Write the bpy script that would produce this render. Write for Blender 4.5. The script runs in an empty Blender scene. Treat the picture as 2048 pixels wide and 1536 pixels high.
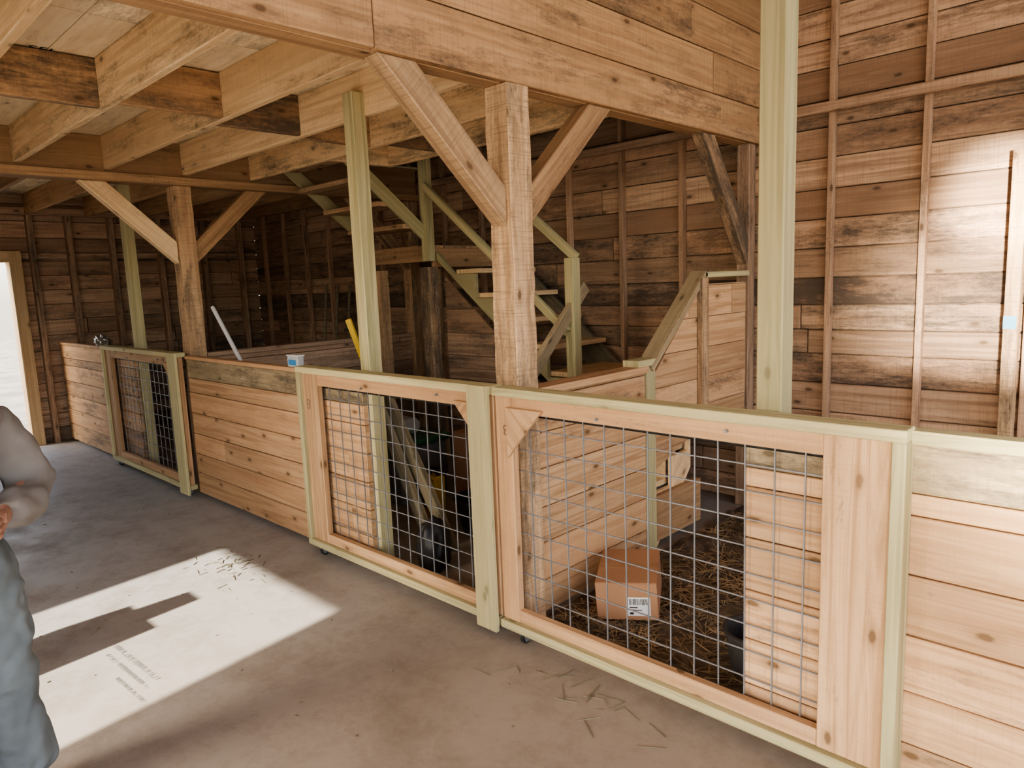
import bpy, bmesh, math, random
from mathutils import Vector, Matrix
R=random.Random(7)
D=bpy.data; C=bpy.context
COL=C.scene.collection
V=Vector
# ---------------------------------------------------------------- mesh builder
class MB:
    def __init__(s): s.v=[];s.f=[];s.uv=[];s.r=[];s.s=[]
    def prism(s,pts,ex,U,W,rnd=None,stain=0.0):
        pts=[V(p) for p in pts]; ex=V(ex); U=V(U).normalized(); W=V(W).normalized(); N=U.cross(W)
        if rnd is None: rnd=R.random()
        o1=rnd*37.0+R.random()*9; o2=rnd*23.0+R.random()*5
        b=len(s.v); n=len(pts)
        s.v+= [tuple(p) for p in pts]+[tuple(p+ex) for p in pts]
        def add(idx,mode):
            s.f.append([b+i for i in idx])
            for i in idx:
                p=V(s.v[b+i])
                if mode==0: s.uv.append((p.dot(U)+o1,p.dot(W)+o2))
                elif mode==1: s.uv.append((p.dot(U)+o1,p.dot(N)+o2))
                else: s.uv.append((p.dot(N)*.3+o1,p.dot(W)+o2))
            s.r.append(rnd); s.s.append(stain)
        add(list(range(n)),0); add([n+i for i in range(n)][::-1],0)
        for i in range(n):
            j=(i+1)%n
            e=(pts[j]-pts[i])
            m=1 if e.length>1e-9 and abs(e.normalized().dot(U))>.7 else 2
            add([i,j,n+j,n+i],m)
    def bx(s,x0,x1,y0,y1,z0,z1,axis=None,rnd=None,stain=0.0):
        d=[x1-x0,y1-y0,z1-z0]
        if axis is None: axis=max(range(3),key=lambda i:d[i])
        E=[V((1,0,0)),V((0,1,0)),V((0,0,1))]
        oth=[i for i in range(3) if i!=axis]
        wi=max(oth,key=lambda i:d[i]); ti=[i for i in oth if i!=wi][0]
        o=V((x0,y0,z0)); a=E[axis]*d[axis]; w=E[wi]*d[wi]; t=E[ti]*d[ti]
        s.prism([o,o+a,o+a+w,o+w],t,E[axis],E[wi],rnd,stain)
    def bd(s,a,b,w,t,up=(0,0,1),rnd=None,stain=0.0):
        a=V(a);b=V(b);L=(b-a).normalized();S=L.cross(V(up)).normalized();W=S.cross(L)
        p=[a-W*w/2-S*t/2,b-W*w/2-S*t/2,b+W*w/2-S*t/2,a+W*w/2-S*t/2]
        s.prism(p,S*t,L,W,rnd,stain)
    def roughpost(s,x,y,w,z0,z1,stain,jit=.0035,seg=26,seed=1):
        """square hewn post with slightly wavy arrises"""
        q=random.Random(seed);rnd=q.random();o=q.random()*30
        b=len(s.v);h=w/2
        for k in range(seg+1):
            z=z0+(z1-z0)*k/seg
            for (a,c) in ((-h,-h),(h,-h),(h,h),(-h,h)):
                s.v.append((x+a+q.uniform(-jit,jit),y+c+q.uniform(-jit,jit),z))
        for k in range(seg):
            for i in range(4):
                j=(i+1)%4;f=[b+k*4+i,b+k*4+j,b+k*4+4+j,b+k*4+4+i]
                s.f.append(f);s.r.append(rnd);s.s.append(stain)
                za=z0+(z1-z0)*k/seg;zb=z0+(z1-z0)*(k+1)/seg;oo=o+i*3.1
                s.uv+=[(za+oo,oo),(za+oo,oo+w),(zb+oo,oo+w),(zb+oo,oo)]
        for f in ([b,b+3,b+2,b+1],[b+seg*4+i for i in range(4)]):
            s.f.append(f);s.r.append(rnd);s.s.append(stain);s.uv+=[(s.v[i][0],s.v[i][1]) for i in f]
    def quad(s,pts):
        b=len(s.v); s.v+=[tuple(p) for p in pts]; s.f.append(list(range(b,b+len(pts))))
        s.uv+=[(p[0],p[1]) for p in pts]; s.r.append(R.random()); s.s.append(0)
    def rev(s,c,prof,n=24,axis=(0,0,1)):
        """surface of revolution; prof list of (r,h)"""
        c=V(c);A=V(axis).normalized();q=V((0,0,1)).rotation_difference(A)
        b=len(s.v)
        for (r,h) in prof:
            for k in range(n):
                t=2*math.pi*k/n
                s.v.append(tuple(c+q@V((r*math.cos(t),r*math.sin(t),h))))
        for i in range(len(prof)-1):
            for k in range(n):
                k2=(k+1)%n
                f=[b+i*n+k,b+i*n+k2,b+(i+1)*n+k2,b+(i+1)*n+k]
                s.f.append(f); s.r.append(.5); s.s.append(0)
                s.uv+=[(s.v[j][0],s.v[j][2]) for j in f]
def clip(sub,cl):
    def ins(p,a,b): return (b[0]-a[0])*(p[1]-a[1])-(b[1]-a[1])*(p[0]-a[0])>=-1e-9
    def isx(p,q,a,b):
        x1,y1,x2,y2=p[0],p[1],q[0],q[1];x3,y3,x4,y4=a[0],a[1],b[0],b[1]
        d=(x1-x2)*(y3-y4)-(y1-y2)*(x3-x4)
        A=x1*y2-y1*x2;B=x3*y4-y3*x4
        return ((A*(x3-x4)-(x1-x2)*B)/d,(A*(y3-y4)-(y1-y2)*B)/d)
    out=sub
    for i in range(len(cl)):
        a=cl[i];b=cl[(i+1)%len(cl)];inp=out;out=[]
        for k in range(len(inp)):
            p=inp[k-1];q=inp[k]
            if ins(q,a,b):
                if not ins(p,a,b): out.append(isx(p,q,a,b))
                out.append(q)
            elif ins(p,a,b): out.append(isx(p,q,a,b))
        if len(out)<3: return []
    return out
def planks(mb,poly,fn,U,W,ex,rowh=.18,v0=0,seed=1,lens=(1.8,3.6),stain=None,gap=.003,jit=.004):
    """poly: convex CCW (u,v); fn maps (u,v)->3D; rows along u"""
    rr=random.Random(seed)
    us=[p[0] for p in poly];vs=[p[1] for p in poly]
    v=v0;row=0;exn=V(ex).normalized()
    while v<max(vs):
        h=rowh*rr.uniform(.9,1.12); u=min(us)-rr.uniform(0,lens[0])
        while u<max(us):
            l=rr.uniform(*lens); rn=rr.random(); jj=rr.uniform(0,jit)
            rect=[(u+gap/2,v+gap/2),(u+l-gap/2,v+gap/2),(u+l-gap/2,v+h-gap/2),(u+gap/2,v+h-gap/2)]
            c=clip(rect,poly)
            st=rr.random()**3*.5 if stain is None else stain(u+l/2,v+h/2,rr)
            if len(c)>=3: mb.prism([V(fn(*p))-exn*jj for p in c],ex,U,W,rn,st)
            u+=l
        v+=h;row+=1
def rect(u0,u1,v0,v1): return [(u0,v0),(u1,v0),(u1,v1),(u0,v1)]
def mk(name,mb,mat,parent=None,label=None,category=None,group=None,kind=None,bevel=.003,smooth=False,origin=None):
    me=D.meshes.new(name)
    xs=[p[0] for p in mb.v];ys=[p[1] for p in mb.v];zs=[p[2] for p in mb.v]
    c=V(((min(xs)+max(xs))/2,(min(ys)+max(ys))/2,min(zs)))
    if origin is not None: c=V(origin)
    me.from_pydata([tuple(V(p)-c) for p in mb.v],[],mb.f)
    uv=me.uv_layers.new(name="UVMap")
    if len(mb.uv)==len(me.loops):
        uv.data.foreach_set("uv",[x for p in mb.uv for x in p])
    a=me.attributes.new("rnd",'FLOAT','FACE');a.data.foreach_set("value",mb.r)
    a=me.attributes.new("stain",'FLOAT','FACE');a.data.foreach_set("value",mb.s)
    bm=bmesh.new();bm.from_mesh(me);bmesh.ops.recalc_face_normals(bm,faces=bm.faces);bm.to_mesh(me);bm.free()
    if smooth:
        me.polygons.foreach_set("use_smooth",[True]*len(me.polygons))
    ob=D.objects.new(name,me);COL.objects.link(ob);ob.location=c
    if mat: me.materials.append(mat)
    if bevel:
        m=ob.modifiers.new("bevel",'BEVEL');m.width=bevel;m.segments=1;m.limit_method='ANGLE'
    fin(ob,parent,label,category,group,kind)
    return ob
def fin(ob,parent=None,label=None,category=None,group=None,kind=None):
    if parent is not None:
        ob.parent=parent;ob.matrix_parent_inverse=Matrix.Translation(-parent.location)
    if label: ob["label"]=label
    if category: ob["category"]=category
    if group: ob["group"]=group
    if kind: ob["kind"]=kind
def empty(name,loc,label,category,group=None):
    e=D.objects.new(name,None);COL.objects.link(e);e.location=loc;e.empty_display_size=.1
    fin(e,None,label,category,group);return e
# ---------------------------------------------------------------- materials
def nt(name):
    m=D.materials.new(name);m.use_nodes=True;t=m.node_tree
    return m,t,t.nodes["Principled BSDF"]
def N(t,ty,**k):
    n=t.nodes.new(ty)
    for a,b in k.items():
        if a=='inp':
            for i,v in b.items(): n.inputs[i].default_value=v
        else: setattr(n,a,b)
    return n
def mixc(t,a,b,f,blend='MIX'):
    n=t.nodes.new('ShaderNodeMix');n.data_type='RGBA';n.blend_type=blend
    for s,i in ((f,0),(a,6),(b,7)):
        if hasattr(s,'is_linked') or hasattr(s,'node'): t.links.new(s,n.inputs[i])
        elif i==0: n.inputs[0].default_value=s
        else: n.inputs[i].default_value=(*s,1) if len(s)==3 else s
    return n.outputs[2]
def mrange(t,s,a,b,c=0,d=1):
    n=N(t,'ShaderNodeMapRange');t.links.new(s,n.inputs[0])
    for i,v in zip((1,2,3,4),(a,b,c,d)): n.inputs[i].default_value=v
    return n.outputs[0]
def mth(t,op,a,b,c=None):
    n=N(t,'ShaderNodeMath',operation=op)
    for i,s in enumerate((a,b,c)):
        if s is None: continue
        if isinstance(s,(int,float)): n.inputs[i].default_value=s
        else: t.links.new(s,n.inputs[i])
    return n.outputs[0]
def wood(name,light,dark,alt,stain_bias=0.0,rough=.75,knot=.85,grain=1.0,stcol=(.07,.06,.052),grime=.35,grimecol=(.26,.17,.10),k=.3,stmax=.85,saw=.12,val=(.75,1.15),kd=.45,dist=.7):
    m,t,bs=nt(name);L=t.links
    uv=N(t,'ShaderNodeUVMap',uv_map="UVMap")
    def mapped(sc):
        mp=N(t,'ShaderNodeMapping');mp.inputs['Scale'].default_value=sc;L.new(uv.outputs[0],mp.inputs[0]);return mp.outputs[0]
    def noise(sc,det,ro=.6,di=0.0):
        n=N(t,'ShaderNodeTexNoise',noise_dimensions='2D',inp={'Scale':1.0,'Detail':det,'Roughness':ro,'Distortion':di});L.new(mapped(sc),n.inputs['Vector']);return n.outputs['Fac']
    g=noise((1.0,30*grain,1),6,.65,dist)
    g2=noise((.7,8,1),3,.5,.8)
    col=mixc(t,dark,light,mrange(t,g,.36,.58))
    rn=N(t,'ShaderNodeAttribute',attribute_name="rnd");st=N(t,'ShaderNodeAttribute',attribute_name="stain")
    col=mixc(t,col,alt,mth(t,'MULTIPLY',rn.outputs['Fac'],mrange(t,g2,.3,.65,.1,.9)))
    hs=N(t,'ShaderNodeHueSaturation');L.new(col,hs.inputs['Color'])
    wn=N(t,'ShaderNodeTexWhiteNoise',noise_dimensions='1D');L.new(rn.outputs['Fac'],wn.inputs['W'])
    L.new(mrange(t,wn.outputs['Value'],0,1,*val),hs.inputs['Value']);col=hs.outputs['Color']
    # water marks
    col=mixc(t,col,grimecol,mrange(t,noise((1.6,8,1),7,.7,.2),.48,.72,0,grime))
    # rough-saw scratches across the grain
    sw=noise((130,4,1),3,.6,0)
    col=mixc(t,col,grimecol,mrange(t,sw,.5,.75,0,saw*2.2))
    # mildew: broad patches broken up by fine speckle
    w=noise((1.3,6,1),9,.78,0)
    sp=noise((30,70,1),3,.7,0)
    a2=mth(t,'MULTIPLY_ADD',sp,.2,mth(t,'MULTIPLY_ADD',st.outputs['Fac'],k,w))
    col=mixc(t,col,stcol,mrange(t,a2,.74-stain_bias,.97-stain_bias,0,stmax))
    # knots, only in some cells
    vo=N(t,'ShaderNodeTexVoronoi',voronoi_dimensions='2D',inp={'Scale':1.0,'Randomness':1.0});L.new(mapped((2.6,5.5,1)),vo.inputs['Vector'])
    sc=N(t,'ShaderNodeSeparateColor');L.new(vo.outputs['Color'],sc.inputs[0])
    gate_=mrange(t,sc.outputs[0],kd,kd+.02,1,0)
    vd=mth(t,'MULTIPLY_ADD',noise((40,40,1),2),.03,vo.outputs['Distance'])
    col=mixc(t,col,tuple(c*.65 for c in dark),mth(t,'MULTIPLY',gate_,mrange(t,vd,.07,.19,.55*knot,0)))
    col=mixc(t,col,tuple(c*.35 for c in dark),mth(t,'MULTIPLY',gate_,mrange(t,vd,.055,.09,knot,0)))
    L.new(col,bs.inputs['Base Color']);bs.inputs['Roughness'].default_value=rough
    bs.inputs['Specular IOR Level'].default_value=.25
    b=N(t,'ShaderNodeBump',inp={'Strength':.4,'Distance':.004});L.new(mth(t,'MULTIPLY_ADD',sw,saw*3,g),b.inputs['Height']);L.new(b.outputs[0],bs.inputs['Normal'])
    return m
def plain(name,c,rough=.6,metal=0,var=.15,scale=8,bump=0.0):
    m,t,bs=nt(name)
    tc=N(t,'ShaderNodeTexCoord');n=N(t,'ShaderNodeTexNoise',inp={'Scale':scale,'Detail':4.0});t.links.new(tc.outputs['Object'],n.inputs['Vector'])
    col=mixc(t,tuple(x*(1-var) for x in c),tuple(min(1,x*(1+var)) for x in c),mrange(t,n.outputs['Fac'],.3,.7))
    t.links.new(col,bs.inputs['Base Color']);bs.inputs['Roughness'].default_value=rough;bs.inputs['Metallic'].default_value=metal
    if bump:
        b=N(t,'ShaderNodeBump',inp={'Strength':bump,'Distance':.01});t.links.new(n.outputs['Fac'],b.inputs['Height']);t.links.new(b.outputs[0],bs.inputs['Normal'])
    return m
PINE=wood("fresh_pine",(.68,.45,.265),(.45,.27,.145),(.58,.345,.19),.0,grime=.42,grimecol=(.38,.24,.13),saw=.09,val=(.75,1.15),kd=.55)
BARN=wood("barn_board",(.59,.41,.28),(.34,.225,.15),(.48,.29,.185),.03,grime=.5,grimecol=(.22,.15,.10),saw=.16,val=(.68,1.2))
BEAM=wood("beam_timber",(.56,.37,.21),(.36,.215,.12),(.48,.29,.155),.03,grime=.5,grimecol=(.24,.155,.09),saw=.16,kd=.3,dist=.3)
JOIST=wood("joist_timber",(.88,.67,.42),(.68,.48,.27),(.80,.56,.32),.01,grime=.35,grimecol=(.42,.29,.16),k=.3,stmax=.8,saw=.12,kd=.25,dist=.25)
POST=wood("rough_post",(.66,.46,.28),(.40,.26,.15),(.52,.33,.19),.05,grain=.8,grime=.5,grimecol=(.25,.17,.11),saw=.28,kd=.35,dist=.4)
TREAT=wood("treated_pine",(.62,.56,.33),(.42,.38,.21),(.54,.46,.26),-.08,knot=.5,grime=.2,grimecol=(.36,.36,.20),saw=.03,kd=.3)
WEATH=wood("weathered_board",(.27,.24,.16),(.15,.13,.09),(.21,.175,.12),.05)
PLY=wood("plywood_sheet",(.92,.80,.58),(.80,.65,.43),(.86,.70,.47),.03,grain=.5,grime=.5,grimecol=(.50,.36,.22),k=.28,stmax=.7,saw=.05,kd=.3)
GREYB=wood("grey_stained_board",(.58,.46,.29),(.36,.28,.17),(.46,.36,.22),.06,grime=.7,grimecol=(.25,.19,.12))
STEEL=plain("galvanised_wire",(.27,.28,.30),.45,.5)
BLACKP=plain("black_plastic",(.02,.02,.022),.45)
BLACKM=plain("black_metal",(.03,.03,.03),.5,.5)
CARD=plain("cardboard",(.38,.21,.12),.8,0,.08,3)
TAPE=plain("brown_tape",(.34,.19,.10),.3)
WHITE=plain("white_paper",(.8,.8,.8),.6,0,.03)
INK=plain("black_ink",(.03,.03,.035),.6)
YEL=plain("yellow_plastic",(.62,.42,.04),.4)
BLUE=plain("blue_plastic",(.05,.25,.55),.4)
GREEN=plain("green_plastic",(.03,.12,.06),.4)
def concrete():
    m,t,bs=nt("dusty_concrete");L=t.links
    tc=N(t,'ShaderNodeTexCoord')
    def no(s,d,r=.6,di=0.0):
        n=N(t,'ShaderNodeTexNoise',inp={'Scale':s,'Detail':d,'Roughness':r,'Distortion':di});L.new(tc.outputs['Object'],n.inputs['Vector']);return n.outputs['Fac']
    a=no(.45,5,.55,.6);b=no(3.0,12,.82,.1);c=no(70,3);d=no(1.1,8,.7,.3);e=no(14,6,.8)
    # greyer towards the end wall, browner near the stalls at +X
    sx=N(t,'ShaderNodeSeparateXYZ');L.new(tc.outputs['Object'],sx.inputs[0])
    gx=mrange(t,mth(t,'MULTIPLY_ADD',a,3.0,sx.outputs[0]),-3.2,-.2)
    col=mixc(t,(.39,.39,.385),(.36,.30,.245),gx)
    col=mixc(t,col,(.21,.16,.12),mrange(t,b,.47,.66,0,.5))
    col=mixc(t,col,(.18,.14,.105),mrange(t,d,.52,.68,0,.5))
    col=mixc(t,col,(.13,.10,.08),mrange(t,e,.62,.74,0,.45))
    col=mixc(t,col,(.52,.48,.43),mrange(t,c,.62,.8,0,.25))
    L.new(col,bs.inputs['Base Color'])
    L.new(mrange(t,b,.3,.7,.42,.8),bs.inputs['Roughness'])
    bp=N(t,'ShaderNodeBump',inp={'Strength':.25,'Distance':.004});L.new(e,bp.inputs['Height']);L.new(bp.outputs[0],bs.inputs['Normal'])
    return m
CONC=concrete()
STEM=plain("mauve_stem_wall",(.20,.17,.19),.9)
GROUND=plain("dry_grass_ground",(.24,.22,.18),.95,0,.3,1.5)
STRAW=plain("straw",(.29,.215,.125),.85,0,.6,7)
MUCK=plain("dark_bedding",(.12,.09,.065),.95,0,.5,14,.6)
# ---------------------------------------------------------------- constants
XC=-2.27;XL=-5.92;XE=-9.57;YB=4.80;YW=-2.6;XR=4.2
m=MB();m.bx(XE-.1,XR,YW-.1,YB+.1,-.1,0);FL=mk("floor",m,CONC,kind="structure",bevel=0,origin=(0,0,0))
m=MB();m.bx(-40,40,-40,40,-.4,-.12);mk("ground",m,GROUND,kind="structure",bevel=0,origin=(0,0,0))
m=MB()
def stb(u,v,rr):
    s=rr.random()**1.5*.8
    if 1.38<v<1.56 and u<-.2: s=1.0
    if 1.85<v<2.05: s=max(s,.75)
    if v>2.7: s+=.1
    return s
planks(m,rect(XE-.05,XR,0,4.6),lambda u,v:(u,YB,v),(1,0,0),(0,0,1),(0,.025,0),.175,0,11,(3.0,4.8),stb,gap=.006)
m.bx(XE-.05,XR,YB+.026,YB+.04,0,4.6,stain=1)
wb=mk("wall_back",m,BARN,kind="structure",bevel=.004)
x=-.67
while x>XE:
    m=MB();m.bx(x-.018,x+.018,YB-.06,YB-.005,0,4.6,rnd=R.random(),stain=R.random()*.6);mk("wall_stud",m,BARN,wb)
    x-=.535
for xx in (-.13,.4,.93,1.46,2.0,2.5,3.0):
    m=MB();m.bx(xx-.02,xx+.02,YB-.06,YB-.005,0,4.6);mk("wall_stud",m,BARN,wb)
m=MB();m.bx(-5.8,XR,YB-.10,YB-.062,2.62,2.68,stain=.0,rnd=.2);mk("wall_girt",m,BARN,wb)
m=MB();m.bx(-2.2,XR,YB-.1,YB-.062,0,.5);mk("trim_1",m,STEM,kind="structure")
m=MB();m.bx(-.77,-.70,YB-.13,YB-.062,0,2.25,stain=.3);mk("trim_2",m,POST,kind="structure")
m=MB()
def ste(u,v,rr): return .1+rr.random()**1.5*.8  # mildew, plus extra stain painting in the dimness of the end bay
for (a,b,c,d) in ((YW,.9,0,2.12),(1.90,YB,0,2.12),(YW,YB,2.12,4.6)):
    planks(m,rect(a,b,c,d),lambda u,v:(XE,u,v),(0,1,0),(0,0,1),(-.025,0,0),.18,0,21,(1.5,3.2),ste,gap=.006)
    m.bx(XE-.04,XE-.026,a,b,c,d,stain=1)
we=mk("wall_left",m,BARN,kind="structure",bevel=.004)
for yy in (2.12,2.5,2.95,3.5,4.05,4.55,.3,-.4,-1.1):
    m=MB();m.bx(XE+.002,XE+.09,yy-.03,yy+.03,0,2.6,stain=.5);mk("wall_stud",m,BARN,we)
m=MB();m.bx(XE-.1,XE+.09,1.88,2.0,0,2.2);m.bx(XE-.1,XE+.09,.82,.9,0,2.2);m.bx(XE-.1,XE+.09,.9,1.88,2.08,2.2);mk("door_1",m,JOIST,kind="structure")
m=MB();m.bx(XE+.002,XE+.1,YW,YB,2.60,2.68);mk("wall_plate",m,BARN,we)
m=MB()
DA=(-3.90,-2.52)
for (a,b,c,d) in ((XE,DA[0],0,4.6),(DA[0],DA[1],2.78,4.6),(DA[1],-.45,0,4.6),(-.45,XR,2.74,4.6)):
    planks(m,rect(a,b,c,d),lambda u,v:(u,YW,v),(1,0,0),(0,0,1),(0,-.03,0),.18,0,31,(1.6,3.6),gap=.0,jit=0)
mk("wall_front",m,BARN,kind="structure",bevel=0)
m=MB();m.bx(XE-.3,XR+.3,YW-.4,YB+.3,4.6,4.66);mk("roof",m,BARN,kind="structure",bevel=0)
# ---------------------------------------------------------------- loft
JB,JT=2.58,2.82
m=MB()
def sheet(x0,x1,y0,y1):
    y=y0
    while y<y1-.01:
        yy=min(y+1.22,y1);x=x0
        while x<x1-.01:
            xx=min(x+2.44,x1);m.bx(x+.002,xx-.002,y+.002,yy-.002,JT+.001,JT+.02,axis=0,stain=.1+R.random()*.5);x=xx
        y=yy
sheet(-5.85,-2.34,YW,3.02);sheet(-4.65,-2.34,3.02,3.55);sheet(XE,-5.99,YW,YB);sheet(-5.99,-5.85,YW,YB)
ceil=mk("ceiling",m,PLY,kind="structure",bevel=0)
jy=[1.28-.56*i for i in range(7)]+[1.84,2.40,2.96]
for i,y in enumerate(sorted(jy)):
    m=MB();m.bx(-5.85,-2.345,y-.02,y+.02,JB,JT,stain=.1+R.random()*.55)
    mk("floor_joist",m,JOIST,label="sawn timber loft joist with patchy dark mildew",category="joist",group="loft floor joists")
m=MB();m.bx(-4.65,-2.345,3.49,3.53,JB,JT,stain=.6);mk("floor_joist",m,JOIST,label="short sawn timber joist beside the stair opening",category="joist",group="loft floor joists")
m=MB();m.bx(-4.69,-4.65,2.985,3.55,JB,JT,stain=.4);mk("header_joist",m,JOIST,label="short timber header framing the stair opening",category="joist")
ys=sorted(jy)+[3.51]
for i in range(len(ys)-1):
    if ys[i]<-.6: continue
    xx=-3.88-.07*((i%3))-(.1 if ys[i]>1.5 else 0)
    m=MB();m.bx(xx-.02,xx+.02,ys[i]+.0195,ys[i+1]-.0195,JB+.005,JT-.005,axis=1,stain=.85 if i%2 else .65)
    mk("joist_blocking",m,BEAM,label="mildewed timber block between loft joists",category="blocking",group="blocking between joists")
for y in (-1.5,-.9,-.3,.3,.9,1.5,2.1,2.7,3.3,3.9,4.5):
    m=MB();m.bx(XE+.1,-5.99,y-.02,y+.02,JB+.02,JT,stain=R.random()*.5)
    mk("floor_joist",m,BEAM,label="sawn timber joist over the end bay",category="joist",group="end bay joists")
m=MB();m.bx(-5.985,-5.85,YW,YB-.08,2.5,JT,stain=.1);o=mk("ceiling_beam",m,BEAM,label="long orange timber beam with ledger strip carrying joists",category="beam")
m=MB();m.bx(-5.849,-5.81,YW,YB-.08,2.5,2.56,stain=.1);mk("ledger_strip",m,BEAM,o)
m=MB();m.bx(-2.34,-2.245,YW,2.37,2.5,JT,stain=.2);m.bx(-2.34,-2.245,2.37,YB-.08,2.5,JT);mk("ceiling_beam",m,BEAM,label="large built-up timber beam running over the braced post",category="beam")
m=MB()
planks(m,rect(YW,YB-.002,2.5,4.6),lambda u,v:(-2.243,u,v),(0,1,0),(0,0,1),(.04,0,0),.235,2.5,47,(2.0,4.2),lambda u,v,r:r.random()**2*.7+.2,gap=.006)
mk("wall_loft",m,BEAM,kind="structure",bevel=.004)
ps=[3]
def post(x,y,w,z0,z1,mat,label,stain=.1,rough=False):
    m=MB()
    if rough: ps[0]+=1;m.roughpost(x,y,w,z0,z1,stain,seed=ps[0])
    else: m.bx(x-w/2,x+w/2,y-w/2,y+w/2,z0,z1,stain=stain)
    return mk("timber_post",m,mat,label=label,category="post",bevel=.005)
post(XC,2.37,.14,0,2.5,POST,"rough-sawn square timber post with two diagonal braces",stain=.35,rough=True)
post(XL,2.37,.14,0,2.5,POST,"rough-sawn square timber post beside the mesh stall gate",stain=.25,rough=True)
post(XC-.0,4.68,.09,0,2.5,BARN,"timber post standing against the plank wall",stain=.5)
post(XL,4.66,.13,0,2.5,POST,"timber post against the dark plank wall",stain=.4)
for (x,z1,l) in ((-3.40,2.70,"greenish pressure-treated post rising between loft joists"),(-7.10,2.70,"greenish pressure-treated post in the plank stall front"),(-1.03,4.6,"tall pale treated post rising past the loft beside the gate")):
    post(x,2.345,.09,0,z1,TREAT,l,stain=0)
def brace(x,y0,z0,y1,z1,w,t,mat,label,stain=.1):
    d=V((0,y1-y0,z1-z0)).normalized();h=w/abs(d.y);k=w/abs(d.z);s=1 if y1>y0 else -1
    p=[(x-t/2,y0,z0-h/2),(x-t/2,y1+s*k/2,z1),(x-t/2,y1-s*k/2,z1),(x-t/2,y0,z0+h/2)]
    m=MB();W=d.cross(V((1,0,0)))
    m.prism(p,(t,0,0),d,W,stain=stain);return mk("diagonal_brace",m,mat,label=label,category="brace",bevel=.005)
for xx in (XC,XL):
    brace(xx,2.298,1.98,1.74,2.5,.125,.09,POST if xx==XC else JOIST,"pale sawn timber knee brace from post to beam",.15)
    brace(xx,2.442,1.98,3.0,2.5,.125,.09,BEAM,"brown sawn timber knee brace from post to beam",.25)
brace(XC,4.635,1.80,4.1,2.5,.12,.08,POST,"dark weathered knee brace against the plank wall",.9)
brace(XL,4.595,1.9,4.0,2.5,.12,.09,POST,"dark timber knee brace under the long beam",.4)
# ---------------------------------------------------------------- stall fronts and partitions
def stall_front(x0,x1,label,seed,cap=None,stain=None,topstain=0.,mat=PINE):
    e=empty("stall_wall",((x0+x1)/2,2.28,0),label,"stall wall")
    m=MB();planks(m,rect(x0,x1,.03,.985),lambda u,v:(u,2.262,v),(1,0,0),(0,0,1),(0,.035,0),.172,.03,seed,(2.5,4.0),stain or (lambda u,v,r:r.random()**2*.5),gap=.005,jit=.004);mk("plank_panel",m,mat,e)
    m=MB();m.bx(x0,x1,2.258,2.297,.99,1.135,stain=topstain);mk("top_board",m,GREYB if topstain else mat,e,label="stained upper board")
    if cap=='green': m=MB();m.bx(x0,x1,2.235,2.30,1.14,1.18);mk("cap_rail",m,TREAT,e)
    else: m=MB();m.bx(x0,x1,2.245,2.299,1.137,1.165);mk("cap_rail",m,mat,e)
    return e
stall_front(-5.84,-3.385,"pale pine plank stall front with stained top board",61,topstain=.5)
stall_front(XE+.1,-7.06,"stained pine plank stall front against the end wall",62,stain=lambda u,v,r:.25+r.random()*.4)
stall_front(-1.09,1.4,"pale knotty pine plank stall front beside the gate",66,cap='green',topstain=.5)
def ppart(x,y0,y1,z1,label,seed,mat,t=.03,capmat=None):
    e=empty("stall_partition",(x,(y0+y1)/2,0),label,"stall partition")
    m=MB();planks(m,rect(y0,y1,.03,z1-.04),lambda u,v:(x+.02,u,v),(0,1,0),(0,0,1),(-t,0,0),.18,.03,seed,(2.5,4),lambda u,v,r:r.random()**2*.7,jit=.003,gap=.005);mk("plank_panel",m,mat,e)
    m=MB();m.bx(x-.06,x+.05,y0,y1,z1-.038,z1);mk("cap_rail",m,capmat or mat,e)
    return e
ppart(XL,2.445,4.58,1.17,"plank stall partition running back to the wall",71,BARN)
e=ppart(XC+.03,2.445,3.355,1.155,"pine plank stall partition ending at a treated newel",72,PINE,capmat=PINE)
m=MB();m.bx(-2.30,-2.21,3.36,3.45,0,1.15);mk("newel_post",m,TREAT,e,label="greenish treated square post")
m=MB();m.bx(-2.31,-2.20,3.27,3.46,1.152,1.19);mk("newel_cap",m,TREAT,e)
e=empty("stair_guard",(-2.25,4.0,0),"sloping pine plank guard wall with treated cap rail","guard wall")
m=MB()
f=lambda u,v:(-2.22,u,v)
planks(m,[(3.455,.53),(4.0,.70),(4.0,1.59),(3.455,1.10)],f,(0,1,0),(0,0,1),(-.03,0,0),.18,.1,81,(2,3),jit=.003)
planks(m,rect(4.0,4.58,.70,1.59),f,(0,1,0),(0,0,1),(-.03,0,0),.18,.1,81,(2,3),jit=.003)
mk("plank_panel",m,PINE,e)
m=MB();m.bd((-2.25,3.40,1.13),(-2.25,4.02,1.66),.035,.11);mk("cap_rail",m,GREYB,e)
m=MB();m.bx(-2.305,-2.195,4.0,4.59,1.63,1.665);mk("cap_rail",m,TREAT,e)
m=MB();m.bx(-2.215,-2.18,3.93,4.01,.68,1.63,stain=.3);mk("corner_board",m,POST,e)
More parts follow.
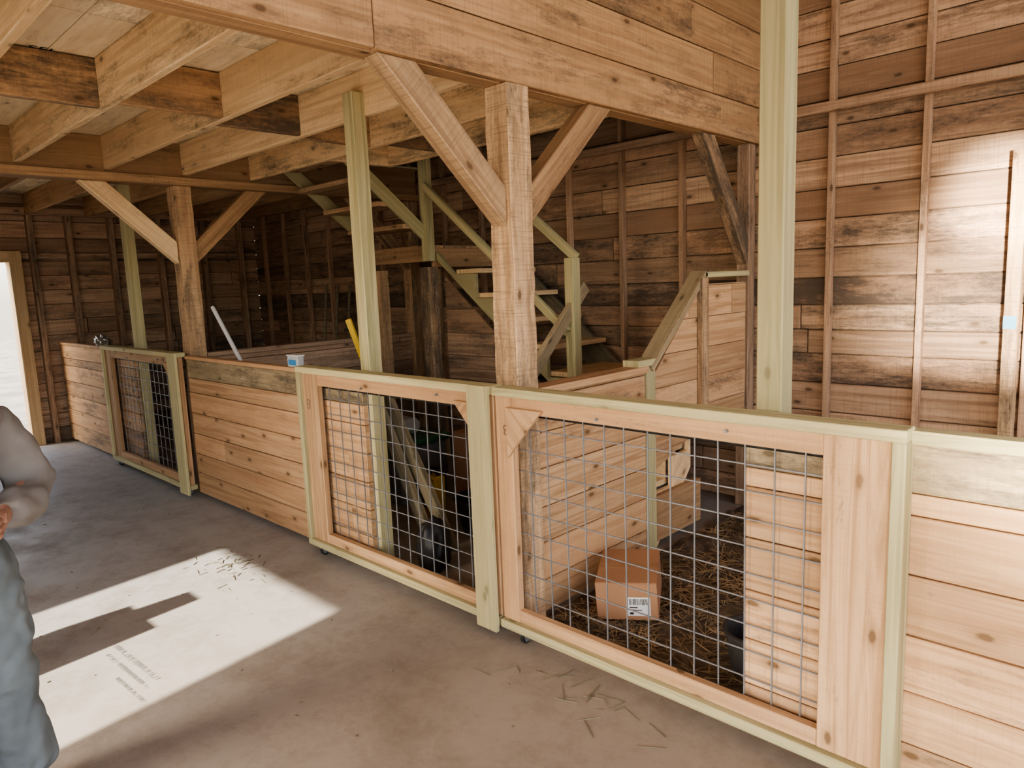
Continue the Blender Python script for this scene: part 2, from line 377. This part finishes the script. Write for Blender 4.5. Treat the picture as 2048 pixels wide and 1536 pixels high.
# ---------------------------------------------------------------- staircase
S=empty("staircase",(-3.6,4.0,0),"three-flight open timber staircase with treated stringers and handrails","staircase")
def part(name,mb,mat,label=None,bevel=.003): return mk(name,mb,mat,S,label,bevel=bevel)
for i in range(4):
    z=.19*(i+1);y=3.38+.2*i
    if i<3:
        m=MB();m.bx(-3.15,-2.36,y-.02,y+.22,z-.035,z,axis=0,stain=.1);part("tread",m,JOIST)
    m=MB();m.bx(-3.15,-2.36,y,y+.018,z-.19,z-.037,axis=0);part("riser",m,JOIST)
for x in (-3.17,-2.34):
    pts=[(3.60,0),(4.0,.42),(4.0,.72)]
    for i in (2,1,0):
        y=3.38+.2*i;z=.19*(i+1)-.037
        pts+=[(y+.2,z),(y+.0,z)]
    pts+=[(3.38,0)]
    m=MB();m.prism([(x,a,b) for a,b in pts],(.036,0,0),(0,.72,.7),(0,-.7,.72));part("stringer",m,JOIST)
m=MB();m.bx(-2.30,-2.26,3.46,4.05,.06,.34);part("skirt_board",m,BEAM)
m=MB()
planks(m,rect(-3.25,-2.36,4.0,4.72),lambda u,v:(u,v,.74),(1,0,0),(0,1,0),(0,0,.03),.14,4.0,5,(2,3));m.bx(-3.25,-2.36,3.985,4.0,.6,.745);part("landing",m,POST)
for i in range(6):
    z=.77+.2*(i+1);x=-3.25-.25*i
    if i<5:
        m=MB();m.bx(x-.27,x+.015,4.03,4.71,z-.038,z,axis=1,stain=0);part("tread",m,JOIST)
pts=[(-3.2,.66),(-3.2,.93)]
for i in range(5):
    x=-3.25-.25*i;z=.77+.2*(i+1)-.04
    pts+=[(x+.0,z),(x-.25,z)]
pts+=[(-4.72,1.93),(-4.72,1.86)]
m=MB();m.prism([(x,3.985,z) for x,z in pts],(0,.038,0),(-.78,0,.62),(.62,0,.78),stain=.2);part("stringer",m,TREAT)
m=MB();m.prism([(-3.2,4.68,.60),(-3.2,4.68,.86),(-4.75,4.68,2.09),(-4.75,4.68,1.83)],(0,.038,0),(-.78,0,.62),(.62,0,.78),stain=.5);part("stringer",m,WEATH)
m=MB();planks(m,rect(-5.62,-4.77,3.97,4.71),lambda u,v:(u,v,1.96),(1,0,0),(0,1,0),(0,0,.03),.14,3.97,6,(2,3));part("landing",m,POST)
m=MB();m.bx(-5.62,-4.80,3.93,3.968,1.85,1.99,stain=.3);part("landing_rim",m,BEAM)
m=MB();m.bx(-4.77,-4.74,3.97,4.71,1.80,1.96);part("landing_rim",m,BEAM)
for i in range(4):
    z=1.99+.17*(i+1);y=3.95-.235*i
    m=MB();m.bx(-5.6,-4.79,y-.25,y+.015,z-.038,z,axis=0,stain=.1);part("tread",m,POST)
for x in (-5.63,-4.785):
    m=MB();m.prism([(x,3.93,2.0),(x,3.93,2.13),(x,3.05,2.82),(x,3.05,2.69)],(.036,0,0),(0,-.78,.62),(0,.62,.78),stain=.2);part("stringer",m,TREAT)
m=MB();m.bx(-3.24,-3.16,3.90,3.98,0,1.80);part("newel_post",m,TREAT)
m=MB();m.bx(-4.79,-4.71,3.89,3.97,1.85,2.82);part("newel_post",m,TREAT)
m=MB();m.bx(-4.81,-4.70,3.87,3.98,0,1.80,stain=.9);part("support_post",m,POST,"weathered dark support post")
m=MB();m.bx(-5.60,-5.50,3.95,4.05,0,1.80,stain=.2);part("support_post",m,POST)
m=MB();m.bx(-5.2,-5.12,4.3,4.38,0,1.80,stain=.2);part("support_post",m,POST)
m=MB();m.bx(-3.22,-3.17,3.38,3.45,0,1.0);part("newel_post",m,WEATH)
m=MB();m.bd((-3.2,3.38,.93),(-3.2,4.08,1.60),.09,.04);part("handrail",m,GREYB,"weathered plank handrail")
m=MB();m.bd((-3.16,3.94,1.80),(-4.75,3.94,3.04),.06,.038);part("handrail",m,TREAT)
m=MB();m.bd((-3.2,3.88,1.28),(-4.71,3.88,2.47),.06,.036);part("handrail",m,TREAT)
m=MB();planks(m,[(-4.69,.02),(-3.6,.02),(-3.6,.85),(-4.69,1.72)],lambda u,v:(u,4.04,v),(1,0,0),(0,0,1),(0,.02,0),.2,.02,9,(2,3),lambda u,v,r:.5);part("under_stair_panel",m,BARN)
# ---------------------------------------------------------------- gates
def gate(x0,x1,lw,rw,label,meeting=None,gusset='r',outer='l'):
    e=empty("stall_gate",((x0+x1)/2,2.22,0),label,"gate","rolling stall gates")
    Z0,Z1=.055,1.19
    m=MB();m.bx(x0,x1,2.175,2.262,Z1-.038,Z1);mk("top_rail",m,TREAT,e,label="greenish treated top rail")
    m=MB();m.bx(x0,x1,2.175,2.255,Z0,Z0+.04);mk("bottom_rail",m,TREAT,e,label="greenish treated bottom rail")
    if outer=='l': a,b=x0,x0+.038;i0,i1=x0+.038,x1
    else: a,b=x1-.038,x1;i0,i1=x0,x1-.038
    m=MB();m.bx(a,b,2.175,2.255,Z0+.04,Z1-.038);mk("end_stile",m,TREAT,e,label="treated end stile")
    zt,zb=Z1-.04,Z0+.041
    m=MB();m.bx(i0,i0+lw,2.198,2.236,zb,zt,stain=0);mk("stile",m,PINE,e)
    m=MB();m.bx(i1-rw,i1,2.198,2.236,zb,zt,stain=0);mk("stile",m,PINE,e)
    m=MB();m.bx(i0+lw,i1-rw,2.2,2.236,zt-.07,zt,stain=.1);mk("inner_rail",m,PINE,e)
    m=MB();m.bx(i0+lw,i1-rw,2.2,2.236,zb,zb+.06,stain=0);mk("inner_rail",m,PINE,e)
    g=.19
    zc=zt-.065
    if 'r' in gusset:
        xx=i1-rw+.02;m=MB();m.prism([(xx,2.179,zc+.02),(xx,2.179,zc-g-.02),(xx-g-.02,2.179,zc+.02)],(0,.0185,0),(1,0,1),(-1,0,1),stain=0);mk("corner_gusset",m,PINE,e)
    if 'l' in gusset:
        xx=i0+lw-.02;m=MB();m.prism([(xx,2.179,zc+.02),(xx+g+.02,2.179,zc+.02),(xx,2.179,zc-g-.02)],(0,.0185,0),(1,0,-1),(1,0,1),stain=0);mk("corner_gusset",m,PINE,e)
    m=MB();xa,xb=i0+lw-.03,i1-rw+.03;za,zz=zb+.03,zt-.05
    n=round((xb-xa)/.102)
    for k in range(n+1):
        x=xa+(xb-xa)*k/n;m.bd((x,2.240,za),(x+R.uniform(-.006,.006),2.240,zz),.0045,.0045,up=(1,0,0))
    n=round((zz-za)/.098)
    for k in range(n+1):
        z=za+(zz-za)*k/n;m.bd((xa,2.245,z),(xb,2.245,z+R.uniform(-.005,.005)),.0045,.0045)
    mk("wire_mesh",m,STEEL,e,label="galvanised welded wire livestock panel",bevel=0)
    m=MB();m.rev((xa,2.262,zt-.085),[(0,0),(.009,0),(.009,xb-xa),(0,xb-xa)],10,(1,0,0));mk("rod",m,BLACKM,e,label="black steel rod",bevel=0)
    if meeting:
        m=MB();m.bx(meeting[0],meeting[1],2.15,2.173,.03,1.195);mk("meeting_board",m,TREAT,e,label="yellowish treated vertical board",bevel=.003)
    for x in (x0+.12,x1-.07):
        w=MB();w.rev((x-.011,2.215,.028),[(0,0),(.02,0),(.028,.003),(.028,.019),(.02,.022),(0,.022)],18,(1,0,0))
        h=MB();h.prism([(x-.018,2.20,.015),(x-.018,2.23,.015),(x-.018,2.24,.0548),(x-.018,2.19,.0548)],(.004,0,0),(0,0,1),(0,1,0));h.bx(x-.018,x+.018,2.19,2.24,.0505,.0548)
        h.prism([(x+.014,2.20,.015),(x+.014,2.23,.015),(x+.014,2.24,.0548),(x+.014,2.19,.0548)],(.004,0,0),(0,0,1),(0,1,0))
        c=mk("caster",h,STEEL,e,bevel=0);ww=mk("caster_wheel",w,BLACKP,None,bevel=0,smooth=False)
        ww.parent=c;ww.matrix_parent_inverse=Matrix.Translation(-(c.location))
    for (x,z) in ((xa+.5,zt-.05),(xb-.35,zt-.03)):
        m=MB();m.rev((x,2.185,z),[(0,0),(.006,0),(.006,.04),(0,.04)],8,(0,1,0));mk("bolt",m,STEEL,e,bevel=0)
    return e
g1=gate(-3.97,-2.262,.165,.07,"rolling timber stall gate with wire mesh and wide side board",(-2.39,-2.256),'r','l')
g2=gate(-2.25,-.57,.10,.20,"rolling timber stall gate with wire mesh and wide knotty end board",None,'l','r')
g3=gate(-7.72,-5.86,.165,.10,"rolling timber stall gate with wire mesh beside the end stall",(-5.97,-5.80),'r','l')
def text(s,loc,size,right,up,mat,parent,name="painted_marking"):
    c=D.curves.new(name,'FONT');c.body=s;c.size=size;c.extrude=.0004;c.materials.append(mat)
    tmp=D.objects.new(name,c);COL.objects.link(tmp)
    C.view_layer.update();me=D.meshes.new_from_object(tmp.evaluated_get(C.evaluated_depsgraph_get()))
    D.objects.remove(tmp)
    o=D.objects.new(name,me);COL.objects.link(o)
    r=V(right).normalized();u=V(up).normalized();n=r.cross(u)
    M=Matrix((r,u,n)).transposed().to_4x4();M.translation=V(loc)
    if parent: o.parent=parent;o.matrix_parent_inverse=Matrix.Translation(-parent.location)
    o.matrix_basis=M
    return o
PENCIL=plain("pencil_grey",(.28,.18,.12),.8)
text("8",(-3.90,2.1965,.93),.09,(1,0,0),(0,0,1),PENCIL,g1,"pencil_number")
text("8",(-2.20,2.1965,.97),.07,(1,0,.2),(-.2,0,1),PENCIL,g2,"pencil_number")
text("SFI",(-4.04,.98,JT-.001),.09,(0,1,0),(1,0,0),INK,ceil,"sheet_stamp")
MARK=plain("faint_grey_mark",(.21,.20,.185),.9)
tr=random.Random(8)
for (xa,ya,s0,nn) in ((-3.62,.92,.036,56),(-3.56,.87,.028,66),(-3.30,.83,.026,46)):
    text("".join(tr.choice("IIil|/l. ") for _ in range(nn)),(xa,ya,.0012),s0,(1,.05,0),(-.05,1,0),MARK,FL,"boot_mark")
# ---------------------------------------------------------------- straw stall
rr=random.Random(5)
m=MB()
nx,ny=60,60;x0,x1,y0,y1=-2.21,1.2,2.40,4.63
def hz(x,y): return .018+.014*math.sin(x*5+y*3)+.012*math.sin(x*13-y*9)+.01*math.sin(x*23+y*31)
b=len(m.v)
for i in range(nx+1):
    for j in range(ny+1):
        x=x0+(x1-x0)*i/nx;y=y0+(y1-y0)*j/ny;ed=min(1,(y-y0)/.15);m.v.append((x,y,.004+max(0,hz(x,y))*ed))
for i in range(nx):
    for j in range(ny):
        f=[b+i*(ny+1)+j,b+(i+1)*(ny+1)+j,b+(i+1)*(ny+1)+j+1,b+i*(ny+1)+j+1];m.f.append(f);m.r.append(.5);m.s.append(0);m.uv+=[(m.v[k][0],m.v[k][1]) for k in f]
mu=mk("bedding",m,MUCK,label="dark trampled bedding under loose straw",category="bedding",kind="stuff",bevel=0,smooth=True)
m=MB()
def strand(m,x,y,z,l,rr,w=.0022):
    a=rr.uniform(0,math.tau);ti=rr.uniform(-.12,.15);d=V((math.cos(a),math.sin(a),ti))*l;s=V((-math.sin(a),math.cos(a),rr.uniform(-.5,.5)))*w
    p=V((x,y,z));mid=p+d*.5+V((0,0,rr.uniform(-.004,.010)));q=p+d
    if q.x<-2.2 or q.x>.3 or q.y<2.40 or q.y>4.6: return
    m.quad([p-s,mid-s,mid+s,p+s]);m.quad([mid-s,q-s,q+s,mid+s])
for k in range(13000):
    x=rr.uniform(-2.15,.2);y=rr.uniform(2.40,4.5)
    if rr.random()<.3*(y-2.3)/2: continue
    if math.sin(x*4.1+1)*math.cos(y*3.7)<-.35 and rr.random()<.6: continue
    strand(m,x,y,max(0,hz(x,y))+.010+rr.random()*.012,rr.uniform(.04,.13),rr)
mk("straw",m,STRAW,label="loose brown straw strewn over the stall floor",category="straw",kind="stuff",bevel=0)
def cardbox(loc,sx,sy,sz,rot,label,lab=True):
    e=empty("cardboard_box",loc,label,"box")
    def ch(name,mb,mat):
        o=mk(name,mb,mat,None,bevel=.002,origin=(0,0,0));o.parent=e;return o
    m=MB();m.bx(-sx/2,sx/2,-sy/2,sy/2,0,sz-.004);ch("carton",m,CARD)
    m=MB();m.bx(-sx/2,sx/2,-sy/2,-.002,sz-.0035,sz);ch("flap",m,CARD)
    m=MB();m.bx(-sx/2,sx/2,.002,sy/2,sz-.0035,sz);ch("flap",m,CARD)
    m=MB();m.bx(-sx/2-.001,sx/2+.001,-.025,.025,sz+.0002,sz+.001);ch("tape",m,TAPE)
    if lab:
        m=MB();m.bx(.0,.11,-sy/2-.002,-sy/2-.0005,sz*.12,sz*.62);o=ch("shipping_label",m,WHITE);o["label"]="white shipping label with barcode"
        m=MB();xx=.012
        while xx<.095:
            w=rr.choice((.0015,.003,.004));m.bx(xx,xx+w,-sy/2-.003,-sy/2-.002,sz*.42,sz*.58);xx+=w+rr.choice((.002,.003))
        m.bx(.012,.05,-sy/2-.003,-sy/2-.002,sz*.33,sz*.36);m.bx(.012,.07,-sy/2-.003,-sy/2-.002,sz*.27,sz*.29);m.bx(.012,.03,-sy/2-.003,-sy/2-.002,sz*.16,sz*.22)
        c=ch("barcode",m,INK)
    e.rotation_euler=(0,0,rot)
    return e
cb=cardbox((-1.95,2.80,.045),.29,.38,.19,math.radians(35),"closed brown cardboard box with shipping label on straw")
cb.rotation_euler=(math.radians(3),math.radians(-3),math.radians(30))
m=MB();m.rev((-1.20,2.60,.04),[(0,0),(.10,0),(.125,.17),(.135,.17),(.135,.18),(.12,.18),(.095,.012),(0,.012)],28)
bk=mk("bucket",m,plain("worn_black_rubber",(.045,.042,.04),.7),label="round black rubber feed bucket on straw",category="bucket",bevel=0,smooth=False)
# ---------------------------------------------------------------- stored items in the other stall
def simple(name,mb,mat,label,cat,**k): return mk(name,mb,mat,label=label,category=cat,**k)
m=MB();m.bd((-3.33,2.66,.03),(-3.53,2.42,1.08),.09,.038,up=(1,0,0));simple("lumber_board",m,WEATH,"greenish weathered board leaning in the stall","board",group="leaning boards")
m=MB();m.bd((-3.20,2.72,.03),(-3.50,2.48,1.05),.10,.038,up=(1,0,0));simple("lumber_board",m,WEATH,"weathered dark board leaning in the stall","board",group="leaning boards")
def blob(name,c,r,mat,label,cat,seed,amp=.2):
    me=D.meshes.new(name);bm=bmesh.new();bmesh.ops.create_icosphere(bm,subdivisions=4,radius=1)
    q=random.Random(seed);ks=[(V((q.uniform(-1,1),q.uniform(-1,1),q.uniform(-1,1)))*q.uniform(3,7),q.uniform(0,6)) for _ in range(7)]
    for v in bm.verts:
        n=sum(abs(math.sin(v.co.dot(k)+p)) for k,p in ks)/7-.6
        v.co*=1+amp*n*1.5;v.co=V((v.co.x*r[0],v.co.y*r[1],max(v.co.z,-.8)*r[2]+.8*r[2]))
    bm.to_mesh(me);bm.free();me.polygons.foreach_set("use_smooth",[True]*len(me.polygons))
    o=D.objects.new(name,me);COL.objects.link(o);o.location=c;me.materials.append(mat);fin(o,None,label,cat);return o
blob("trash_bag",(-3.12,2.50,.0),(.09,.10,.17),BLACKP,"small tied black plastic bag on the floor","bag",3,amp=.35)
e=empty("tool_case",(-3.75,3.05,0),"upright yellow plastic tool case with handle","case")
m=MB();m.bx(-3.83,-3.69,3.00,3.10,.0,.34);mk("case_body",m,YEL,e,bevel=.015)
m=MB();m.bx(-3.81,-3.79,3.04,3.06,.34,.38);m.bx(-3.73,-3.71,3.04,3.06,.34,.38);m.bx(-3.81,-3.71,3.035,3.065,.378,.40);mk("handle",m,BLACKP,e)
m=MB();m.bx(-3.78,-3.74,2.99,3.0,.22,.27);mk("latch",m,BLACKP,e)
m=MB();m.rev((-3.38,3.15,0),[(0,0),(.14,0),(.19,.22),(.20,.22),(.20,.235),(.18,.235),(.13,.012),(0,.012)],28);simple("feed_tub",m,BLACKP,"wide round black rubber tub on the floor","tub",bevel=0)
e=empty("storage_bin",(-4.5,3.3,0),"grey storage bin with green lid","bin")
m=MB();m.prism([(-4.8,3.1,0),(-4.2,3.1,0),(-4.2,3.55,0),(-4.8,3.55,0)],(0,0,.45),(1,0,0),(0,1,0));mk("bin_body",m,plain("grey_plastic",(.15,.16,.17),.5),e,bevel=.02)
m=MB();m.bx(-4.83,-4.17,3.07,3.58,.45,.50);mk("lid",m,GREEN,e,bevel=.015)
cardbox((-3.85,3.62,0),.32,.32,.55,.1,"tall closed brown box standing under the stairs",False)
m=MB();m.bx(-4.7,-4.35,3.15,3.45,.50,.62);simple("feed_sack",m,plain("grey_sack",(.4,.4,.38),.8),"folded pale feed sack on a bin","sack",bevel=.04)
a=V((-4.05,2.40,.02));bb=V((-5.74,2.47,1.54));ln=(bb-a).length
m=MB();m.rev(a,[(0,0),(.014,0),(.016,.002),(.016,ln),(.012,ln),(.012,.02),(0,.02)],14,bb-a);simple("plastic_pipe",m,WHITE,"white plastic pipe leaning behind the stall front","pipe",bevel=0)
e=empty("spirit_level",(-3.75,2.85,0),"long yellow spirit level standing behind the treated post","level")
m=MB();m.bd((-3.66,2.90,0),(-4.00,2.60,1.45),.038,.022,up=(1,.5,0));mk("level_body",m,YEL,e)
m=MB();m.rev((-4.01,2.575,1.38),[(0,0),(.010,0),(.010,.03),(0,.03)],14,(0,1,0));mk("vial",m,BLACKP,e,bevel=0)
e=empty("small_container",(-4.12,2.275,1.166),"small clear plastic tub with blue and red label","container")
m=MB();m.bx(-4.19,-4.06,2.248,2.297,1.166,1.235);mk("tub",m,plain("milky_plastic",(.50,.52,.54),.3),e,bevel=.006)
m=MB();m.bx(-4.17,-4.08,2.2465,2.2478,1.18,1.215);mk("sticker",m,BLUE,e,bevel=0)
m=MB();m.bx(-4.195,-4.055,2.245,2.30,1.2355,1.245);mk("lid",m,WHITE,e,bevel=.003)
blob("crumpled_wrapper",(-7.95,2.275,1.166),(.15,.06,.06),plain("foil_plastic",(.25,.22,.19),.25,.3),"crumpled translucent plastic wrapper on the rail","wrapper",9,amp=1.0)
m=MB();m.bx(-.77,-.71,YB-.134,YB-.130,1.29,1.36);o=mk("tape_strip",m,plain("blue_tape",(.15,.42,.65),.5),D.objects["trim_2"],label="strip of blue tape",bevel=0)
for i,x in enumerate((-7.6,-7.35,-7.1)):
    e=empty("shovel",(x,4.6,0),"dark long-handled shovel leaning on the wall","shovel","long-handled tools")
    m=MB();m.rev((x,4.5,.25),[(0,0),(.017,0),(.017,1.45),(0,1.45)],10,(0,.12,1));mk("handle",m,WEATH,e,bevel=0)
    m=MB();m.prism([(x-.1,4.49,.28),(x+.1,4.49,.28),(x+.1,4.46,.08),(x,4.45,.0),(x-.1,4.46,.08)],(0,.006,0),(0,0,1),(1,0,0));mk("blade",m,BLACKM,e,bevel=0)
dr=random.Random(3);m=MB()
def st2(x,y,l,w,a):
    d=V((math.cos(a),math.sin(a),0))*l/2;s=V((-math.sin(a),math.cos(a),0))*w/2;c=V((x,y,.001));m.prism([c-d-s,c+d-s,c+d+s,c-d+s],(0,0,.003),d,s)
for k in range(70): st2(dr.gauss(-4.15,.16),dr.gauss(1.75,.09),dr.uniform(.02,.07),.0025,dr.uniform(0,3.1))
for k in range(50): st2(dr.uniform(-6.5,-1.2),dr.uniform(.3,2.1),dr.uniform(.006,.02),.004,dr.uniform(0,3.1))
for k in range(26):
    x=dr.gauss(-1.7,.22);y=dr.gauss(2.05,.07)
    if y<2.16 and x<-1.1: st2(x,y,dr.uniform(.03,.13),.0016,dr.gauss(.5,.7))
mk("floor_debris",m,WEATH,label="scattered wood chips and dry twigs on concrete",category="debris",kind="stuff",bevel=0)
cardbox((-3.68,-.5,0),.43,.36,.58,0,"large unseen carton added to cast a floor shadow",False)  # out-of-view cartons added to cast the stepped shadow across the sun patch
cardbox((-3.66,-.5,.582),.38,.34,.34,0,"unseen carton added to the shadow-casting stack",False)
cardbox((-3.67,-.47,.924),.15,.3,.17,0,"small unseen carton added for the step in the shadow",False)
# ---------------------------------------------------------------- person
F=V((.98,.12,0)).normalized();LL=V((-F.y,F.x,0));B0=V((-2.72,.262,0));PS=.97
def W(f,l,z): return B0+(F*f+LL*l+V((0,0,z)))*PS
PE=empty("person",B0,"standing person in grey sweatshirt and faded jeans, forearms raised","person")
def skin(name,verts,edges,mat,root=0,sub=2,disp=0,label=None,parent=PE):
    me=D.meshes.new(name);me.from_pydata([tuple(W(*v[0])-B0) for v in verts],edges,[])
    o=D.objects.new(name,me);COL.objects.link(o);o.location=B0
    sm=o.modifiers.new("skin",'SKIN');sm.use_smooth_shade=True
    for i,v in enumerate(verts):
        r=v[1];me.skin_vertices[0].data[i].radius=(r if isinstance(r,tuple) else (r,r))
        me.skin_vertices[0].data[i].use_root=(i==root)
    ss=o.modifiers.new("sub",'SUBSURF');ss.levels=sub;ss.render_levels=sub
    if disp:
        ss.levels=sub+3;ss.render_levels=sub+3
        tx=D.textures.new(name+"_folds",'CLOUDS');tx.noise_scale=.085;tx.noise_depth=1
        dm=o.modifiers.new("disp",'DISPLACE');dm.texture=tx;dm.strength=disp;dm.mid_level=.5
        tw=D.textures.new(name+"_creases",'WOOD');tw.wood_type='BANDNOISE';tw.noise_scale=.10;tw.turbulence=9;tw.noise_basis_2='SIN'
        dm=o.modifiers.new("creases",'DISPLACE');dm.texture=tw;dm.strength=disp*.5;dm.mid_level=.5;dm.texture_coords='LOCAL'
    me.materials.append(mat)
    fin(o,parent,label);return o
def cloth(name,c,var):
    m,t,bs=nt(name);tc=N(t,'ShaderNodeTexCoord')
    f=N(t,'ShaderNodeTexNoise',inp={'Scale':7.0,'Detail':5.0});t.links.new(tc.outputs['Object'],f.inputs['Vector'])
    g=N(t,'ShaderNodeTexNoise',inp={'Scale':260.0,'Detail':2.0});t.links.new(tc.outputs['Object'],g.inputs['Vector'])
    col=mixc(t,tuple(x*(1-var) for x in c),tuple(x*(1+var) for x in c),mrange(t,f.outputs['Fac'],.35,.65))
    t.links.new(col,bs.inputs['Base Color']);bs.inputs['Roughness'].default_value=.95
    b=N(t,'ShaderNodeBump',inp={'Strength':.3,'Distance':.002});t.links.new(g.outputs['Fac'],b.inputs['Height']);t.links.new(b.outputs[0],bs.inputs['Normal'])
    return m
SKIN=plain("skin",(.36,.20,.145),.5,0,.06)
HOOD=cloth("grey_sweatshirt",(.215,.20,.19),.08)
JEAN=cloth("faded_jeans",(.17,.20,.215),.2)
HAIR=plain("brown_hair",(.08,.05,.03),.7,0,.4,40)
LEATH=plain("brown_boot_leather",(.10,.06,.04),.6)
bv=[((0,0,.95),.10),((0,0,1.15),.09),((0,0,1.35),.09),((0,0,1.47),.055),((.01,0,1.54),.052),((.03,0,1.60),.075),((.01,0,1.69),.095),((0,0,1.74),.07),
 ((0,.19,1.33),.045),((.03,.26,1.10),.04),((.22,.12,1.055),.026),((.28,.085,1.055),(.036,.016)),
 ((0,-.19,1.33),.045),((.03,-.26,1.08),.04),((.26,-.14,1.07),.026),((.31,-.11,1.07),(.036,.016)),
 ((0,.10,.86),.07),((.02,.12,.48),.05),((0,.13,.08),.04),
 ((0,-.10,.86),.07),((.02,-.12,.48),.05),((0,-.13,.08),.04)]
be=[(0,1),(1,2),(2,3),(3,4),(4,5),(5,6),(6,7),(2,8),(8,9),(9,10),(10,11),(2,12),(12,13),(13,14),(14,15),(0,16),(16,17),(17,18),(0,19),(19,20),(20,21)]
def hand(root,base,sgn):
    f0,l0,z0=base
    for k,(dl,ln) in enumerate(((.030,.070),(.011,.080),(-.009,.074),(-.028,.060))):
        i=len(bv)
        bv.append(((f0+.035,l0-sgn*.01,z0+dl),.0095));bv.append(((f0+.035+ln*.45,l0-sgn*.02,z0+dl*1.1),.009));bv.append(((f0+.03+ln*.7,l0-sgn*.045,z0+dl*1.1-.01),.008));bv.append(((f0+.02+ln*.7,l0-sgn*.065,z0+dl*1.05-.014),.007))
        be.extend([(root,i),(i,i+1),(i+1,i+2),(i+2,i+3)])
    i=len(bv);bv.append(((f0-.01,l0-sgn*.02,z0+.042),.011));bv.append(((f0+.02,l0-sgn*.045,z0+.055),.010));bv.append(((f0+.045,l0-sgn*.06,z0+.05),.008))
    be.extend([(root,i),(i,i+1),(i+1,i+2)])
hand(11,(.28,.085,1.055),1);hand(15,(.31,-.11,1.07),-1)
skin("body",bv,be,SKIN)
skin("sweatshirt",[((0,0,.93),(.175,.15)),((0,0,1.05),(.18,.155)),((0,0,1.2),(.175,.155)),((0,0,1.32),(.15,.13)),((0,0,1.43),.085),
 ((0,.16,1.33),.09),((.0,.22,1.21),.086),((.02,.268,1.09),.082),((.11,.21,1.045),.075),((.19,.15,1.05),.062),((.235,.12,1.053),.050),
 ((0,-.16,1.32),.085),((0,-.225,1.22),.074),((.03,-.265,1.08),.07),((.14,-.215,1.06),.062),((.26,-.14,1.07),.048)],
 [(0,1),(1,2),(2,3),(3,4),(3,5),(5,6),(6,7),(7,8),(8,9),(9,10),(3,11),(11,12),(12,13),(13,14),(14,15)],HOOD,disp=.024)
skin("jeans",[((0,0,1.0),(.155,.13)),((0,0,.92),(.165,.135)),((0,.095,.80),.115),((.01,.11,.62),.10),((.02,.12,.46),.088),((0,.13,.27),.082),((0,.14,.15),.10),((0,.14,.06),.085),
 ((0,-.095,.80),.11),((.01,-.12,.62),.095),((.02,-.135,.46),.085),((0,-.14,.25),.08),((0,-.145,.08),.088)],
 [(0,1),(1,2),(2,3),(3,4),(4,5),(5,6),(6,7),(1,8),(8,9),(9,10),(10,11),(11,12)],JEAN,disp=.022)
for s in (1,-1):
    skin("boot",[((-.04,.145*s,.055),.05),((.03,.147*s,.055),.05),((.12,.15*s,.045),.045),((.18,.152*s,.04),.035)],[(0,1),(1,2),(2,3)],LEATH)
skin("hair",[((-.02,0,1.68),.10),((-.01,0,1.755),.085),((-.04,0,1.62),.07)],[(0,1),(0,2)],HAIR)
skin("nose",[((.105,0,1.655),.012),((.125,0,1.63),.014)],[(0,1)],SKIN)
for s in (1,-1):
    skin("eye",[((.098,.032*s,1.675),.010),((.1,.032*s,1.676),.010)],[(0,1)],INK)
    skin("ear",[((.0,.098*s,1.67),.014),((.0,.1*s,1.645),.012)],[(0,1)],SKIN)
skin("mouth",[((.105,-.02,1.60),.006),((.105,.02,1.60),.006)],[(0,1)],plain("lips",(.45,.18,.15),.5))
# ---------------------------------------------------------------- light
sd=V((-.13,.99,-.62)).normalized()
l=D.lights.new("sun",'SUN');l.energy=19;l.angle=.012;l.color=(1,.92,.79);o=D.objects.new("sun",l);COL.objects.link(o);o.rotation_euler=sd.to_track_quat('-Z','Y').to_euler();o.location=(0,-10,10)
def spot(src,dst,en,deg,blend=.6,soft=.3):
    l=D.lights.new("reflected_sun",'SPOT');l.energy=en;l.spot_size=math.radians(deg);l.spot_blend=blend;l.shadow_soft_size=soft;l.color=(1,.88,.7)
    o=D.objects.new("reflected_sun",l);COL.objects.link(o);o.location=src;o.rotation_euler=(V(dst)-V(src)).to_track_quat('-Z','Y').to_euler()
spot((1.6,-3.2,1.9),(-.80,4.8,1.98),26000,4.6,.7,.12)
spot((1.6,-3.2,1.5),(-.70,4.8,1.30),17000,12,1.0)
w=D.worlds.new("world");C.scene.world=w;w.use_nodes=True;t=w.node_tree
bg=t.nodes["Background"]
sk=t.nodes.new('ShaderNodeTexSky');sk.sky_type='NISHITA';sk.sun_disc=False;sk.sun_elevation=math.radians(32);sk.sun_rotation=math.radians(188);sk.dust_density=3
mx=mixc(t,sk.outputs[0],(1.65,1.5,1.3),.55);t.links.new(mx,bg.inputs[0]);bg.inputs[1].default_value=1.65
try: C.scene.view_settings.look='AgX - Medium High Contrast'
except Exception: pass
# ---------------------------------------------------------------- camera
cd=D.cameras.new("camera");cam=D.objects.new("camera",cd);COL.objects.link(cam);C.scene.camera=cam
cd.sensor_width=36;cd.lens=24.94;cd.clip_start=.05
r=V((.72,.6926,-.0388)).normalized();bk=V((.6907,-.7096,.1425));bk=(bk-r*bk.dot(r)).normalized();up=bk.cross(r)
M=Matrix((r,up,bk)).transposed().to_4x4();M.translation=(0,0,1.65);cam.matrix_world=M
